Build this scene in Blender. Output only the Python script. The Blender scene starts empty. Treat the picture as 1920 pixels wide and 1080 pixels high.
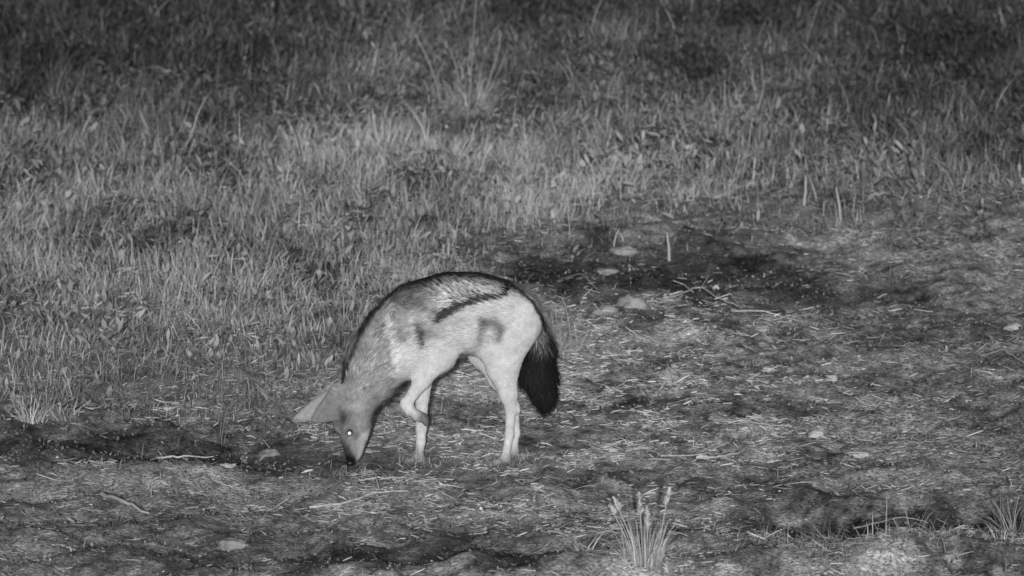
import bpy, math
import numpy as np
from mathutils import Vector

# ------------------------------------------------------------------ camera, light, exposure
sc = bpy.context.scene
col = sc.collection
rng = np.random.default_rng(11)
R = math.radians

FPX = 17200.0                     # focal length in pixels of a 1920 px wide frame
TH = R(8.91)                      # camera looks down by this angle
CX, CY, CZ = 0.128, -19.70, 3.473
cam_d = bpy.data.cameras.new("camera"); cam = bpy.data.objects.new("camera", cam_d); col.objects.link(cam)
cam.location = (CX, CY, CZ); cam.rotation_euler = (R(90) - TH, 0, 0)
cam_d.sensor_width = 36.0; cam_d.lens = FPX / 1920 * 36.0
cam_d.clip_start = 0.5; cam_d.clip_end = 2000
cam_d.dof.use_dof = True; cam_d.dof.focus_distance = 19.9; cam_d.dof.aperture_fstop = 11.0
sc.camera = cam

SUN_EL, SUN_AZ = R(9.75), R(-0.1)   # light from just beside the camera, a touch to the left
world = bpy.data.worlds.new("World"); sc.world = world; world.use_nodes = True
wn = world.node_tree.nodes; wl = world.node_tree.links
wn.clear()
sky = wn.new("ShaderNodeTexSky"); sky.sky_type = 'NISHITA'; sky.sun_disc = False
sky.sun_elevation = SUN_EL; sky.sun_rotation = math.pi + SUN_AZ
bw = wn.new("ShaderNodeRGBToBW"); bg = wn.new("ShaderNodeBackground"); bg.inputs[1].default_value = 0.075
wo = wn.new("ShaderNodeOutputWorld")
wl.new(sky.outputs[0], bw.inputs[0]); wl.new(bw.outputs[0], bg.inputs[0]); wl.new(bg.outputs[0], wo.inputs[0])

sun_d = bpy.data.lights.new("sun", 'SUN'); sun_d.energy = 3.2; sun_d.angle = R(0.5); sun_d.color = (1, 1, 1)
sun = bpy.data.objects.new("sun", sun_d); col.objects.link(sun)
ldir = Vector((-math.sin(SUN_AZ) * math.cos(SUN_EL), math.cos(SUN_AZ) * math.cos(SUN_EL), -math.sin(SUN_EL)))
sun.rotation_euler = ldir.to_track_quat('-Z', 'Y').to_euler(); sun.location = (-3, -30, 8)

vs = sc.view_settings; vs.view_transform = 'Standard'; vs.look = 'None'; vs.exposure = 0.0; vs.gamma = 1.0
vs.use_curve_mapping = False
sc.cycles.max_bounces = 4; sc.cycles.diffuse_bounces = 2; sc.cycles.glossy_bounces = 1
sc.cycles.transmission_bounces = 2; sc.cycles.use_denoising = True
sc.cycles.filter_width = 1.5

# ------------------------------------------------------------------ helpers
cT, sT = math.cos(TH), math.sin(TH)
def project(x, y, z):
    ry, rz = y - CY, z - CZ
    d = ry * cT - rz * sT
    return 960 + FPX * (x - CX) / d, 540 - FPX * (ry * sT + rz * cT) / d
def ray(px, py):
    a = (px - 960) / FPX; b = (540 - py) / FPX
    return a, cT + b * sT, -sT + b * cT          # direction x, y, z
def on_depth(px, py, y):
    dx, dy, dz = ray(px, py); t = (y - CY) / dy
    return np.array([CX + dx * t, y, CZ + dz * t])
def on_ground(px, py):
    dx, dy, dz = ray(px, py); t = -CZ / dz
    x, y = CX + dx * t, CY + dy * t
    return x, y
def gpos(px, py, dz=0.0):
    x, y = on_ground(px, py)
    return np.array([x, y, float(height(np.array([x]), np.array([y]))[0]) + dz])

_perm = np.random.default_rng(5).permutation(512)
_perm = np.concatenate([_perm, _perm, _perm])
_grad = np.random.default_rng(6).normal(size=(512, 2)); _grad /= np.linalg.norm(_grad, axis=1)[:, None]
def noise(x, y, s=0):
    x = np.asarray(x, float) + 37.7 * s; y = np.asarray(y, float) + 91.3 * s
    xi = np.floor(x).astype(int); yi = np.floor(y).astype(int); xf = x - xi; yf = y - yi
    u = xf**3 * (xf * (xf * 6 - 15) + 10); v = yf**3 * (yf * (yf * 6 - 15) + 10)
    def g(ix, iy, dx, dy):
        h = _perm[(_perm[ix % 512] + iy) % 512]; return _grad[h, 0] * dx + _grad[h, 1] * dy
    a = g(xi, yi, xf, yf); b = g(xi + 1, yi, xf - 1, yf)
    c = g(xi, yi + 1, xf, yf - 1); d = g(xi + 1, yi + 1, xf - 1, yf - 1)
    return (a + (b - a) * u + (c - a) * v + (a - b - c + d) * u * v) * 1.5
def fbm(x, y, s=0, o=3):
    r = 0; a = 1; t = 0
    for i in range(o):
        r = r + a * noise(x * 2**i, y * 2**i, s + i); t += a; a *= .5
    return r / t
def sst(a, b, x):
    t = np.clip((x - a) / (b - a), 0, 1); return t * t * (3 - 2 * t)
def blob(px, py, cx, cy, rx, ry):
    return np.exp(-((px - cx) / rx)**2 - ((py - cy) / ry)**2)

def tag(o, label=None, cat=None, group=None, kind=None):
    if label: o['label'] = label
    if cat: o['category'] = cat
    if group: o['group'] = group
    if kind: o['kind'] = kind
    return o
def empty(name, loc):
    o = bpy.data.objects.new(name, None); o.location = loc; o.empty_display_size = .02
    col.objects.link(o); return o

def mesh_obj(name, verts, loops, starts, totals, mat, parent=None, vcol=None, smooth=True, normals=None):
    me = bpy.data.meshes.new(name)
    verts = np.asarray(verts, np.float32)
    if parent is not None:
        verts = verts - np.array(parent_loc(parent), np.float32)
    me.vertices.add(len(verts)); me.vertices.foreach_set("co", verts.ravel())
    me.loops.add(len(loops)); me.loops.foreach_set("vertex_index", np.asarray(loops, np.int32))
    me.polygons.add(len(starts)); me.polygons.foreach_set("loop_start", np.asarray(starts, np.int32))
    me.polygons.foreach_set("loop_total", np.asarray(totals, np.int32))
    me.update(calc_edges=True); me.validate()
    me.polygons.foreach_set("use_smooth", np.full(len(me.polygons), smooth, bool))
    if vcol is not None:
        a = me.attributes.new("tone", 'FLOAT', 'POINT'); a.data.foreach_set("value", np.asarray(vcol, np.float32))
    if normals is not None:
        me.normals_split_custom_set_from_vertices(normals.tolist())
    me.materials.append(mat)
    o = bpy.data.objects.new(name, me); col.objects.link(o)
    if parent is not None: o.parent = parent
    return o
def parent_loc(p):
    l = np.zeros(3)
    while p is not None:
        l = l + np.array(p.location); p = p.parent
    return l
def quads_obj(name, verts, faces, mat, parent=None, **k):
    faces = np.asarray(faces, np.int32); n = faces.shape[1]
    return mesh_obj(name, verts, faces.ravel(), np.arange(len(faces)) * n, np.full(len(faces), n), mat, parent, **k)

def material(name, rough=.8, spec=.2, transl=0.0, noise_scale=None, noise_amt=0.0, tone=None, bump=0.0, bump_scale=200):
    m = bpy.data.materials.new(name); m.use_nodes = True
    nt = m.node_tree; n = nt.nodes; l = nt.links
    b = n["Principled BSDF"]; b.inputs["Roughness"].default_value = rough
    b.inputs["Specular IOR Level"].default_value = spec
    if tone is None:
        at = n.new("ShaderNodeAttribute"); at.attribute_name = "tone"; src = at.outputs["Fac"]
    else:
        v = n.new("ShaderNodeValue"); v.outputs[0].default_value = tone; src = v.outputs[0]
    if noise_scale:
        tc = n.new("ShaderNodeTexCoord")
        nz = n.new("ShaderNodeTexNoise"); nz.inputs["Scale"].default_value = noise_scale; nz.inputs["Detail"].default_value = 5
        l.new(tc.outputs["Object"], nz.inputs["Vector"])
        mr = n.new("ShaderNodeMapRange"); mr.inputs[1].default_value = .3; mr.inputs[2].default_value = .7
        mr.inputs[3].default_value = 1 - noise_amt; mr.inputs[4].default_value = 1 + noise_amt
        l.new(nz.outputs["Fac"], mr.inputs[0])
        mu = n.new("ShaderNodeMath"); mu.operation = 'MULTIPLY'; l.new(src, mu.inputs[0]); l.new(mr.outputs[0], mu.inputs[1])
        src = mu.outputs[0]
    l.new(src, b.inputs["Base Color"])
    if bump:
        tc2 = n.new("ShaderNodeTexCoord")
        nb = n.new("ShaderNodeTexNoise"); nb.inputs["Scale"].default_value = bump_scale; nb.inputs["Detail"].default_value = 6
        l.new(tc2.outputs["Object"], nb.inputs["Vector"])
        bp = n.new("ShaderNodeBump"); bp.inputs["Strength"].default_value = 1; bp.inputs["Distance"].default_value = bump
        l.new(nb.outputs["Fac"], bp.inputs["Height"]); l.new(bp.outputs[0], b.inputs["Normal"])
    if transl:
        tr = n.new("ShaderNodeBsdfTranslucent"); mx = n.new("ShaderNodeMixShader"); mx.inputs[0].default_value = transl
        l.new(src, tr.inputs[0]); l.new(b.outputs[0], mx.inputs[1]); l.new(tr.outputs[0], mx.inputs[2])
        l.new(mx.outputs[0], n["Material Output"].inputs[0])
    return m

M_soil = material("soil", .95, .1, noise_scale=110, noise_amt=.6, bump=.006, bump_scale=150)
M_grass = material("dry_grass", .7, .25, transl=.18)
M_litter = material("straw_litter", .75, .2, transl=.08)
M_fur = material("fur", .75, .12)
M_skin = material("coat", .9, .05, noise_scale=90, noise_amt=.12, bump=.001, bump_scale=500)
M_nose = material("nose_leather", .45, .4, tone=.008, bump=.0006, bump_scale=900)
M_eye = material("eye_dark", .25, .4, tone=.02)
M_pupil = material("eye_shine", .3, .5, tone=.97)  # light thrown back by the eye, put into a near-white colour
M_stone = material("stone", .9, .15, noise_scale=45, noise_amt=.3, bump=.002, bump_scale=160)
M_twig = material("dry_wood", .85, .15, noise_scale=120, noise_amt=.3)

# ------------------------------------------------------------------ the lie of the land
def interp(x, pts):
    p = np.array(pts, float); return np.interp(x, p[:, 0], p[:, 1])
def height(x, y):
    px, py = project(x, y, 0 * x)
    und = .026 * noise(x * 1.1, y * .9, 1) + .012 * noise(x * 3.1, y * 2.3, 2)
    fine = .020 * noise(x * 7, y * 4.5, 3) + .012 * fbm(x * 17, y * 12, 4, 2) + .006 * np.abs(noise(x * 36, y * 28, 8))
    h = und + fine
    flat = np.exp(-((x - 0.02) / .42)**4 - ((y - .0) / .30)**4)
    h = h * (1 - .8 * flat)
    h -= .012 * np.exp(-((x + .235) / .10)**2 - ((y + .09) / .10)**2)
    # low banks and scrapes
    h += .055 * blob(px, py, 1800, 1075, 340, 26) + .05 * blob(px, py, 1100, 1085, 500, 20)
    h -= .04 * blob(px, py, 1680, 960, 260, 24)
    h += .030 * blob(px, py, 1560, 935, 260, 20)
    h += .045 * blob(px, py, 1330, 1040, 190, 26)
    h -= .012 * blob(px, py, 900, 1050, 260, 30)
    h -= .018 * blob(px, py, 220, 840, 330, 30)
    h += .030 * blob(px, py, 260, 905, 330, 20)
    h += .040 * blob(px, py, 1180, 620, 130, 22)
    h += .045 * blob(px, py, 1200, 440, 330, 18)
    h -= .03 * blob(px, py, 1230, 500, 300, 28)
    h -= .03 * blob(px, py, 1600, 405, 300, 10)
    return h

# region masks, as functions of where a ground point appears along the track
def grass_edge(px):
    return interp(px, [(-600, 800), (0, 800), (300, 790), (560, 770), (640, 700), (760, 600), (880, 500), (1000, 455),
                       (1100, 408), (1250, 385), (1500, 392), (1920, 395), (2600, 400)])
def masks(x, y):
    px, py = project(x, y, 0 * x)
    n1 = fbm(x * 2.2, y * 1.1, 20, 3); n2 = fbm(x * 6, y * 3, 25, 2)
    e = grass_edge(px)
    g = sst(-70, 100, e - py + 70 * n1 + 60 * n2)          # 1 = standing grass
    return px, py, n1, n2, g

# ------------------------------------------------------------------ ground sheet
def axis(fine, lo, hi, far):
    a = np.arange(lo, hi + fine / 2, fine); out = [a]
    s = fine; p = hi; q = []
    while p < far: s *= 1.25; p += s; q.append(p)
    s = fine; p2 = lo; w = []
    while p2 > -far: s *= 1.25; p2 -= s; w.append(p2)
    return np.concatenate([np.array(w[::-1]), a, np.array(q)])
gx = axis(.009, -1.45, 1.85, 400); gy = axis(.012, -1.9, 9.2, 600)
X, Y = np.meshgrid(gx, gy); xf, yf = X.ravel(), Y.ravel()
Z = np.empty_like(xf)
near = (np.abs(xf) < 12) & (yf > -8) & (yf < 25)
Z[near] = height(xf[near], yf[near]); Z[~near] = .3 * noise(xf[~near] * .03, yf[~near] * .03, 2) * sst(12, 80, np.hypot(xf[~near], yf[~near]))
px, py, n1, n2, g = masks(xf, yf)
def dark_soil_and_shade(px, py):  # dark soil, plus bank shadows painted into the left band and lower right hollow
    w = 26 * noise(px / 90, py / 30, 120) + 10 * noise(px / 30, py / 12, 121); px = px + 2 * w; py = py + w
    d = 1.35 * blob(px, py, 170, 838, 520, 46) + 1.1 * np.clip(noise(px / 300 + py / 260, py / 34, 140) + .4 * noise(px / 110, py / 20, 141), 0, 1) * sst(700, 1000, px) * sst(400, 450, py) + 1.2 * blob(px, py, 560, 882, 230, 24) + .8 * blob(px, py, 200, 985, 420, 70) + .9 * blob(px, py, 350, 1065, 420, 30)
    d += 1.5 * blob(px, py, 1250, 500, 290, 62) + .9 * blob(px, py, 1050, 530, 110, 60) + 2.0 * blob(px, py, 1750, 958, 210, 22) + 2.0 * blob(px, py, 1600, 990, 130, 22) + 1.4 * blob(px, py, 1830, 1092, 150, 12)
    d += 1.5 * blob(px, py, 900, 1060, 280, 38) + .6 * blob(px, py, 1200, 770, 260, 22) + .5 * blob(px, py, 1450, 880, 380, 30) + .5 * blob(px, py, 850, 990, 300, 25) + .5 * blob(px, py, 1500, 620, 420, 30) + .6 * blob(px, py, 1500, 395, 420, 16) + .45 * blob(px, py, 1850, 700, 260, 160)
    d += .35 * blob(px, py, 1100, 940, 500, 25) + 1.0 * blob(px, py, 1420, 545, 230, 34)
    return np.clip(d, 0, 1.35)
dk = dark_soil_and_shade(px, py)
n4 = fbm(xf * 30, yf * 22, 28, 3)
n5 = fbm(xf * 13, yf * 8, 29, 2)
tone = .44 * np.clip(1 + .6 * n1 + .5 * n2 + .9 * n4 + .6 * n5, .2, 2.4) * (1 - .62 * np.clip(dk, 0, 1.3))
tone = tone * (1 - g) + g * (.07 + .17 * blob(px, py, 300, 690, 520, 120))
tone = np.clip(tone, .02, .62)
nx, ny = len(gx), len(gy)
idx = np.arange(nx * ny).reshape(ny, nx)
faces = np.stack([idx[:-1, :-1], idx[:-1, 1:], idx[1:, 1:], idx[1:, :-1]], -1).reshape(-1, 4)
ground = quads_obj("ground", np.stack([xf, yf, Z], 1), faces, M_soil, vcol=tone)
tag(ground, "bare trampled soil of the track running into the grass", "ground", kind="structure")

# ------------------------------------------------------------------ blades
def blade_arrays(root, az, el, L, W, bend, tone, side=None, K=4, profile='grass', face=None, tipbright=0.15, wav=None, roll=None):
    """arrays of N bent, tapering blades -> verts, faces(list of quads/tris), tone"""
    N = len(root)
    h = np.stack([np.cos(az), np.sin(az), 0 * az], 1)
    z = np.array([0, 0, 1.0])
    if face is None: face = az + np.pi / 2 + rng.normal(0, .7, N)
    wd = np.stack([np.cos(face), np.sin(face), rng.normal(0, .15, N)], 1)
    lat = np.stack([-np.sin(az), np.cos(az), 0 * az], 1)
    if roll is not None: wd = lat * np.cos(roll)[:, None] + z * np.sin(roll)[:, None]
    wav = np.zeros(N) if wav is None else wav
    vs_, ts_ = [], []
    for k in range(K + 1):
        s = k / K
        p = root + (L * (s * np.cos(el) + bend * s * s))[:, None] * h + (L * (s * np.sin(el) - .45 * np.abs(bend) * s * s))[:, None] * z
        p = p + (L * wav * (s * s))[:, None] * lat
        if profile == 'grass': w = W * (1 - s)**.55 * (.75 + .25 * min(1, s * 4))
        elif profile == 'leaf': w = W * max(math.sin(math.pi * min(1, s * .92 + .06)), .02)
        else: w = W * (.55 + .45 * math.sin(math.pi * s))
        t = tone * (1 - tipbright + 2 * tipbright * s)
        if k == K and profile == 'grass':
            vs_.append(p[:, None, :]); ts_.append(t[:, None])
        else:
            o = (w * .5)[:, None] * wd if not np.isscalar(w) else w * .5 * wd
            vs_.append(np.stack([p - o, p + o], 1)); ts_.append(np.stack([t, t], 1))
    V = np.concatenate(vs_, 1); T = np.concatenate(ts_, 1); nv = V.shape[1]
    base = (np.arange(N) * nv)[:, None]
    q = []
    for k in range(K if profile != 'grass' else K - 1):
        q.append(base + np.array([[2 * k, 2 * k + 1, 2 * k + 3, 2 * k + 2]]))
    loops = np.concatenate(q, 1)
    tot = [4] * (loops.shape[1] // 4)
    if profile == 'grass':
        k = K - 1
        loops = np.concatenate([loops, base + np.array([[2 * k, 2 * k + 1, 2 * k + 2]])], 1); tot.append(3)
    return V.reshape(-1, 3), loops.ravel(), np.tile(tot, N), T.ravel()
def blades_obj(name, parts, mat, parent=None, **k):
    V, Lp, Tt, T = [], [], [], []; off = 0
    for (v, l, t, c) in parts:
        V.append(v); Lp.append(l + off); Tt.append(t); T.append(c); off += len(v)
    V = np.concatenate(V); Lp = np.concatenate(Lp); Tt = np.concatenate(Tt); T = np.concatenate(T)
    st = np.concatenate([[0], np.cumsum(Tt)[:-1]])
    return mesh_obj(name, V, Lp, st, Tt, mat, parent, vcol=T, **k)

def scatter(n, y0=-1.75, y1=11.5, keep=None):
    """ground points in a wedge around what the camera sees, with a margin"""
    y = rng.uniform(y0, y1, n); hw = (y - CY) * (1420 / FPX)
    x = CX + rng.uniform(-1, 1, n) * hw
    k = rng.uniform(0, 1, n) < hw / hw.max()
    return x[k], y[k]

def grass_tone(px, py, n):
    """dry pale grass on the left and middle, lamp falloff put into the tone at the back"""
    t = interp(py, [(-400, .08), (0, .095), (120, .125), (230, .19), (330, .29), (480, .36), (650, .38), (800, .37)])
    t = t * (1 - .55 * blob(px, py, 60, 150, 380, 140)) * (1 - .3 * blob(px, py, 620, 215, 300, 40))  # upper left corner toned down like the edge of the lamp beam
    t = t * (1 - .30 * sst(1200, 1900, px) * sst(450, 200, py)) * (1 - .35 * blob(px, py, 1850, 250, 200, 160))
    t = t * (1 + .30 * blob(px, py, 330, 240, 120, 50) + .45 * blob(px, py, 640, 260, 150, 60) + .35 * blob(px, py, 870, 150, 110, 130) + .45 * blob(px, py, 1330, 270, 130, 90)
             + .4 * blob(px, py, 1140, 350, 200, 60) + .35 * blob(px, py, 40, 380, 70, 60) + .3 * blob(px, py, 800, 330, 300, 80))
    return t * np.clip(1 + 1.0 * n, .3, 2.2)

# standing grass, in tussocks
x, y = scatter(680000)
px, py, n1, n2, g = masks(x, y)
tus = fbm(x * 9, y * 5, 31, 2) + .5 * noise(x * 2.6, y * 1.4, 33)
dens = g * np.clip(.72 + .7 * tus + .4 * n1, .42, 1) * interp(py, [(-400, .55), (0, .7), (200, .85), (400, 1), (800, .75)])
dens *= 1 - .45 * sst(1150, 1500, px) * sst(250, 380, py)
k = rng.uniform(0, 1, len(x)) < dens
x, y, px, py, n1, n2, g, tus = [a[k] for a in (x, y, px, py, n1, n2, g, tus)]
N = len(x)
hgt = interp(py, [(-400, .13), (0, .12), (200, .105), (400, .095), (600, .085), (800, .055)])
hgt = hgt * .57 * (1 + .75 * tus) * (.55 + .45 * g) * np.exp(rng.normal(-.05, .30, N))
hgt *= 1 - .25 * blob(px, py, 300, 660, 500, 90)
root = np.stack([x, y, height(x, y) - .004], 1)
sway = 2.0 * np.pi * fbm(x * 1.3, y * .9, 40, 2)
az = np.where(rng.uniform(0, 1, N) < .55, sway + rng.normal(0, .8, N), rng.uniform(0, 2 * np.pi, N))
mess = rng.uniform(0, 1, N) < .6
el = np.clip(R(86) - np.abs(rng.normal(0, 1, N)) * np.where(mess, R(42), R(14)), R(3), R(90))
hgt *= np.where(mess, .75, 1)
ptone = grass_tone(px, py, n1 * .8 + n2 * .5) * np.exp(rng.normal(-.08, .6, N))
ptone = np.where(rng.uniform(0, 1, N) < .10, ptone * 2.0, ptone)
W = rng.uniform(.0011, .0031, N) * interp(py, [(0, 1.35), (400, 1), (800, .9)])
ptone *= np.clip(1 + .6 * tus, .5, 2)
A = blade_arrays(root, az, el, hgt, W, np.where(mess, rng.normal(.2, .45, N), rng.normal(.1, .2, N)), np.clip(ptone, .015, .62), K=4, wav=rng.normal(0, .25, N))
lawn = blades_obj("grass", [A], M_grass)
tag(lawn, "standing dry grass filling the slope behind the animal", "grass", kind="stuff")

# broad-leaved low growth mixed in
x, y = scatter(190000)
px, py, n1, n2, g = masks(x, y); lf = fbm(x * 4, y * 2.5, 50, 2)
k = rng.uniform(0, 1, len(x)) < g * np.clip(.25 + 1.3 * lf + .5 * sst(350, 0, py), 0, 1)
x, y, px, py, n1, n2, lf = [a[k] for a in (x, y, px, py, n1, n2, lf)]; N = len(x)
root = np.stack([x, y, height(x, y) + rng.uniform(0, .06, N) * sst(900, 100, py)], 1)
A = blade_arrays(root, rng.uniform(0, 6.283, N), rng.uniform(R(0), R(75), N), rng.uniform(.012, .04, N), rng.uniform(.006, .016, N),
                 rng.normal(.2, .2, N), np.clip(grass_tone(px, py, n1) * .8 * np.exp(rng.normal(0, .35, N)), .02, .4), profile='leaf', K=3)
tag(blades_obj("undergrowth", [A], M_grass), "low broad leaved weeds mixed in the standing grass", "weeds", kind="stuff")

# trodden straw, thatch and leaf crumbs over the track
def litter_density(px, py, n1, n2):
    d = .34 + 1.7 * n1 + 1.3 * n2 - .85 * dark_soil_and_shade(px, py)
    d += .45 * blob(px, py, 1200, 650, 260, 90) + .3 * blob(px, py, 1150, 800, 300, 70) + .3 * blob(px, py, 650, 860, 260, 40) + .3 * blob(px, py, 1450, 1040, 500, 40) + .45 * blob(px, py, 400, 740, 420, 60)
    return np.clip(d, .03, 1)
def litter_tone(px, py, n):
    t = .32 + .12 * blob(px, py, 1150, 700, 330, 160) - .1 * sst(1300, 1900, px) * sst(1000, 850, py) - .09 * sst(700, 200, px) * sst(820, 900, py)
    return t * (1 + .4 * n)
parts = []
x, y = scatter(640000, y1=6.5)
px, py, n1, n2, g = masks(x, y); n3 = fbm(x * 14, y * 9, 60, 2)
k = rng.uniform(0, 1, len(x)) < np.clip(litter_density(px, py, n1, n2) + 1.5 * n3, .015, 1) * (1 - .6 * g) * (1 - .95 * np.clip(dark_soil_and_shade(px, py), 0, 1))
x, y, px, py, n1, n2, n3 = [a[k] for a in (x, y, px, py, n1, n2, n3)]; N = len(x)
L = np.clip(np.exp(rng.normal(math.log(.0125), .55, N)), .004, .045)
root = np.stack([x, y, height(x, y) + rng.uniform(.001, .012, N)], 1)
az = rng.uniform(0, 6.283, N)
az = np.where(rng.uniform(0, 1, N) < .68, rng.normal(0, .32, N) + np.pi * rng.integers(0, 2, N), az)
A = blade_arrays(root, az, rng.normal(R(6), R(14), N), L, rng.uniform(.001, .0032, N), np.abs(rng.normal(0, .06, N)),
                 np.clip(litter_tone(px, py, n2) * np.exp(rng.normal(0, .36, N)), .04, .65), profile='straw', K=3, tipbright=.05,
                 roll=rng.normal(0, R(55), N), wav=rng.normal(0, .3, N))
parts.append(A)
# dark crumbs of earth and rotted leaf, everywhere on the bare ground
x, y = scatter(260000, y1=5.5)
px, py, n1, n2, g = masks(x, y); k = rng.uniform(0, 1, len(x)) < (.25 + .75 * np.clip(dark_soil_and_shade(px, py), 0, 1)) * (1 - .8 * g) * np.clip(.6 + 1.2 * fbm(x * 12, y * 9, 75, 2), .1, 1)
x, y, n2 = x[k], y[k], n2[k]; N = len(x)
A = blade_arrays(np.stack([x, y, height(x, y) - .001], 1), rng.uniform(0, 6.283, N), rng.uniform(R(10), R(85), N), rng.uniform(.003, .010, N), rng.uniform(.003, .009, N),
                 rng.normal(.2, .3, N), np.clip(.11 * np.exp(rng.normal(0, .55, N)) * (1 + n2), .02, .4), profile='leaf', K=2)
parts.append(A)
# curled leaf crumbs and flakes standing a little proud
x, y = scatter(290000, y1=5.5)
px, py, n1, n2, g = masks(x, y); n3 = fbm(x * 10, y * 7, 70, 2)
k = rng.uniform(0, 1, len(x)) < np.clip(litter_density(px, py, n1, n2) * .8 + .9 * n3, .01, 1) * (1 - .85 * g) * (1 - .94 * np.clip(dark_soil_and_shade(px, py), 0, 1))
x, y, px, py, n1, n2 = [a[k] for a in (x, y, px, py, n1, n2)]; N = len(x)
root = np.stack([x, y, height(x, y) + .001], 1)
A = blade_arrays(root, rng.uniform(0, 6.283, N), rng.uniform(R(0), R(70), N), rng.uniform(.004, .014, N), rng.uniform(.003, .009, N),
                 rng.normal(.2, .3, N), np.clip(litter_tone(px, py, n2) * .62 * np.exp(rng.normal(0, .4, N)), .04, .7), profile='leaf', K=3)
parts.append(A)
tag(blades_obj("straw_litter", parts, M_litter), "trodden straw and leaf crumbs strewn over the track", "litter", kind="stuff")

# short sprouts on the track
x, y = scatter(430000, y1=6.5)
px, py, n1, n2, g = masks(x, y); n3 = fbm(x * 7, y * 4.5, 80, 3); ed = sst(170, 0, py - grass_edge(px)) * (.55 + .45 * sst(1150, 800, px))
w = .05 + 1.5 * n3 + .7 * n1 + .65 * ed + .5 * blob(px, py, 300, 700, 450, 90) + .45 * blob(px, py, 1420, 1040, 420, 45) + .5 * blob(px, py, 1800, 1075, 350, 25) + .35 * blob(px, py, 1350, 960, 200, 20) + .35 * blob(px, py, 1130, 620, 120, 40) + .4 * blob(px, py, 1500, 420, 500, 40) \
    + .3 * blob(px, py, 750, 760, 200, 80) - .55 * dark_soil_and_shade(px, py)
k = rng.uniform(0, 1, len(x)) < np.clip(w, .02, 1) * (1 - .8 * g * (1 - blob(px, py, 300, 690, 520, 120))) * (1 - .8 * np.clip(dark_soil_and_shade(px, py), 0, 1))
x, y, px, py, n1, ed = [a[k] for a in (x, y, px, py, n1, ed)]; N = len(x)
feet = [(947, -.008), (962, .066), (785, .004), (655, -.09)]
for fx_, fy_ in feet:                                        # grass standing round the feet and the muzzle
    m_ = 420; c0 = on_depth(fx_, 868, fy_)[0]
    ex, ey = c0 + rng.normal(-.01, .035, m_), fy_ + rng.normal(-.012, .03, m_)
    epx, epy = project(ex, ey, 0 * ex)
    x = np.concatenate([x, ex]); y = np.concatenate([y, ey]); px = np.concatenate([px, epx]); py = np.concatenate([py, epy]); n1 = np.concatenate([n1, 0 * ex]); ed = np.concatenate([ed, 0 * ex])
N = len(x)
hh = np.exp(rng.normal(math.log(.015), .5, N)) * (1 + .9 * ed + 1.0 * blob(px, py, 1500, 1045, 480, 40) + .8 * blob(px, py, 1500, 410, 500, 30) + 1.0 * blob(px, py, 1800, 1070, 350, 25))
A = blade_arrays(np.stack([x, y, height(x, y)], 1), rng.uniform(0, 6.283, N), np.clip(rng.normal(R(38), R(28), N), R(-3), R(90)), hh,
                 rng.uniform(.0010, .0028, N), rng.normal(.25, .35, N), np.clip(litter_tone(px, py, n1) * .8 * np.exp(rng.normal(0, .4, N)), .05, .6), K=3)
tag(blades_obj("short_grass", [A], M_grass), "short sprouting grass and stubble on the trodden track", "grass", kind="stuff")

# ------------------------------------------------------------------ countable plants, sticks, stones
def tuft(name, px, py, label, n0, L, spread, tone, W=(.002, .004), rad=.03, bend=.15, group=None, seed=0, cat="grass tuft"):
    g_ = gpos(px, py); o = empty(name, g_); tag(o, label, cat, group); n = int(n0 * 1.5)
    az = rng.uniform(0, 6.283, n); r = rad * np.sqrt(rng.uniform(0, 1, n))
    root = g_ + np.stack([r * np.cos(az), r * np.sin(az) * .8, np.full(n, -.004)], 1)
    a2 = az + rng.normal(0, .7, n)
    A = blade_arrays(root, a2, np.clip(R(88) - np.abs(rng.normal(0, spread, n)), R(15), R(90)), L * rng.uniform(.3, 1.0, n), .7 * rng.uniform(*W, n),
                     rng.normal(bend + .1, .28, n), np.clip(.85 * tone * np.exp(rng.normal(0, .4, n)), .03, .75), K=6, face=rng.normal(0, .8, n), wav=rng.normal(0, .25, n))
    blades_obj("blades", [A], M_grass, o)
    return o
def tube(path, rad, seg=7):
    path = np.asarray(path, float); n = len(path); rad = np.broadcast_to(rad, (n,))
    V = []; F = []
    for i in range(n):
        t = path[min(i + 1, n - 1)] - path[max(i - 1, 0)]; t /= np.linalg.norm(t) + 1e-9
        a = np.cross(t, [0, 0, 1.0] if abs(t[2]) < .9 else [1.0, 0, 0]); a /= np.linalg.norm(a); b = np.cross(t, a)
        for k in range(seg):
            an = 2 * math.pi * k / seg; V.append(path[i] + rad[i] * (math.cos(an) * a + math.sin(an) * b))
    for i in range(n - 1):
        for k in range(seg):
            F.append([i * seg + k, i * seg + (k + 1) % seg, (i + 1) * seg + (k + 1) % seg, (i + 1) * seg + k])
    V.append(path[0]); V.append(path[-1])
    for k in range(seg):
        F.append([k, k, (k + 1) % seg, len(V) - 2][1:] + [k]) if False else None
    return np.array(V[:-2]), np.array([f for f in F if f is not None])
def tube_obj(name, paths, mat, parent=None, tone=.4):
    V, F = [], []; off = 0
    for p, r in paths:
        v, f = tube(p, r); V.append(v); F.append(f + off); off += len(v)
    V = np.concatenate(V)
    return quads_obj(name, V, np.concatenate(F), mat, parent, vcol=np.full(len(V), tone))

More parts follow.
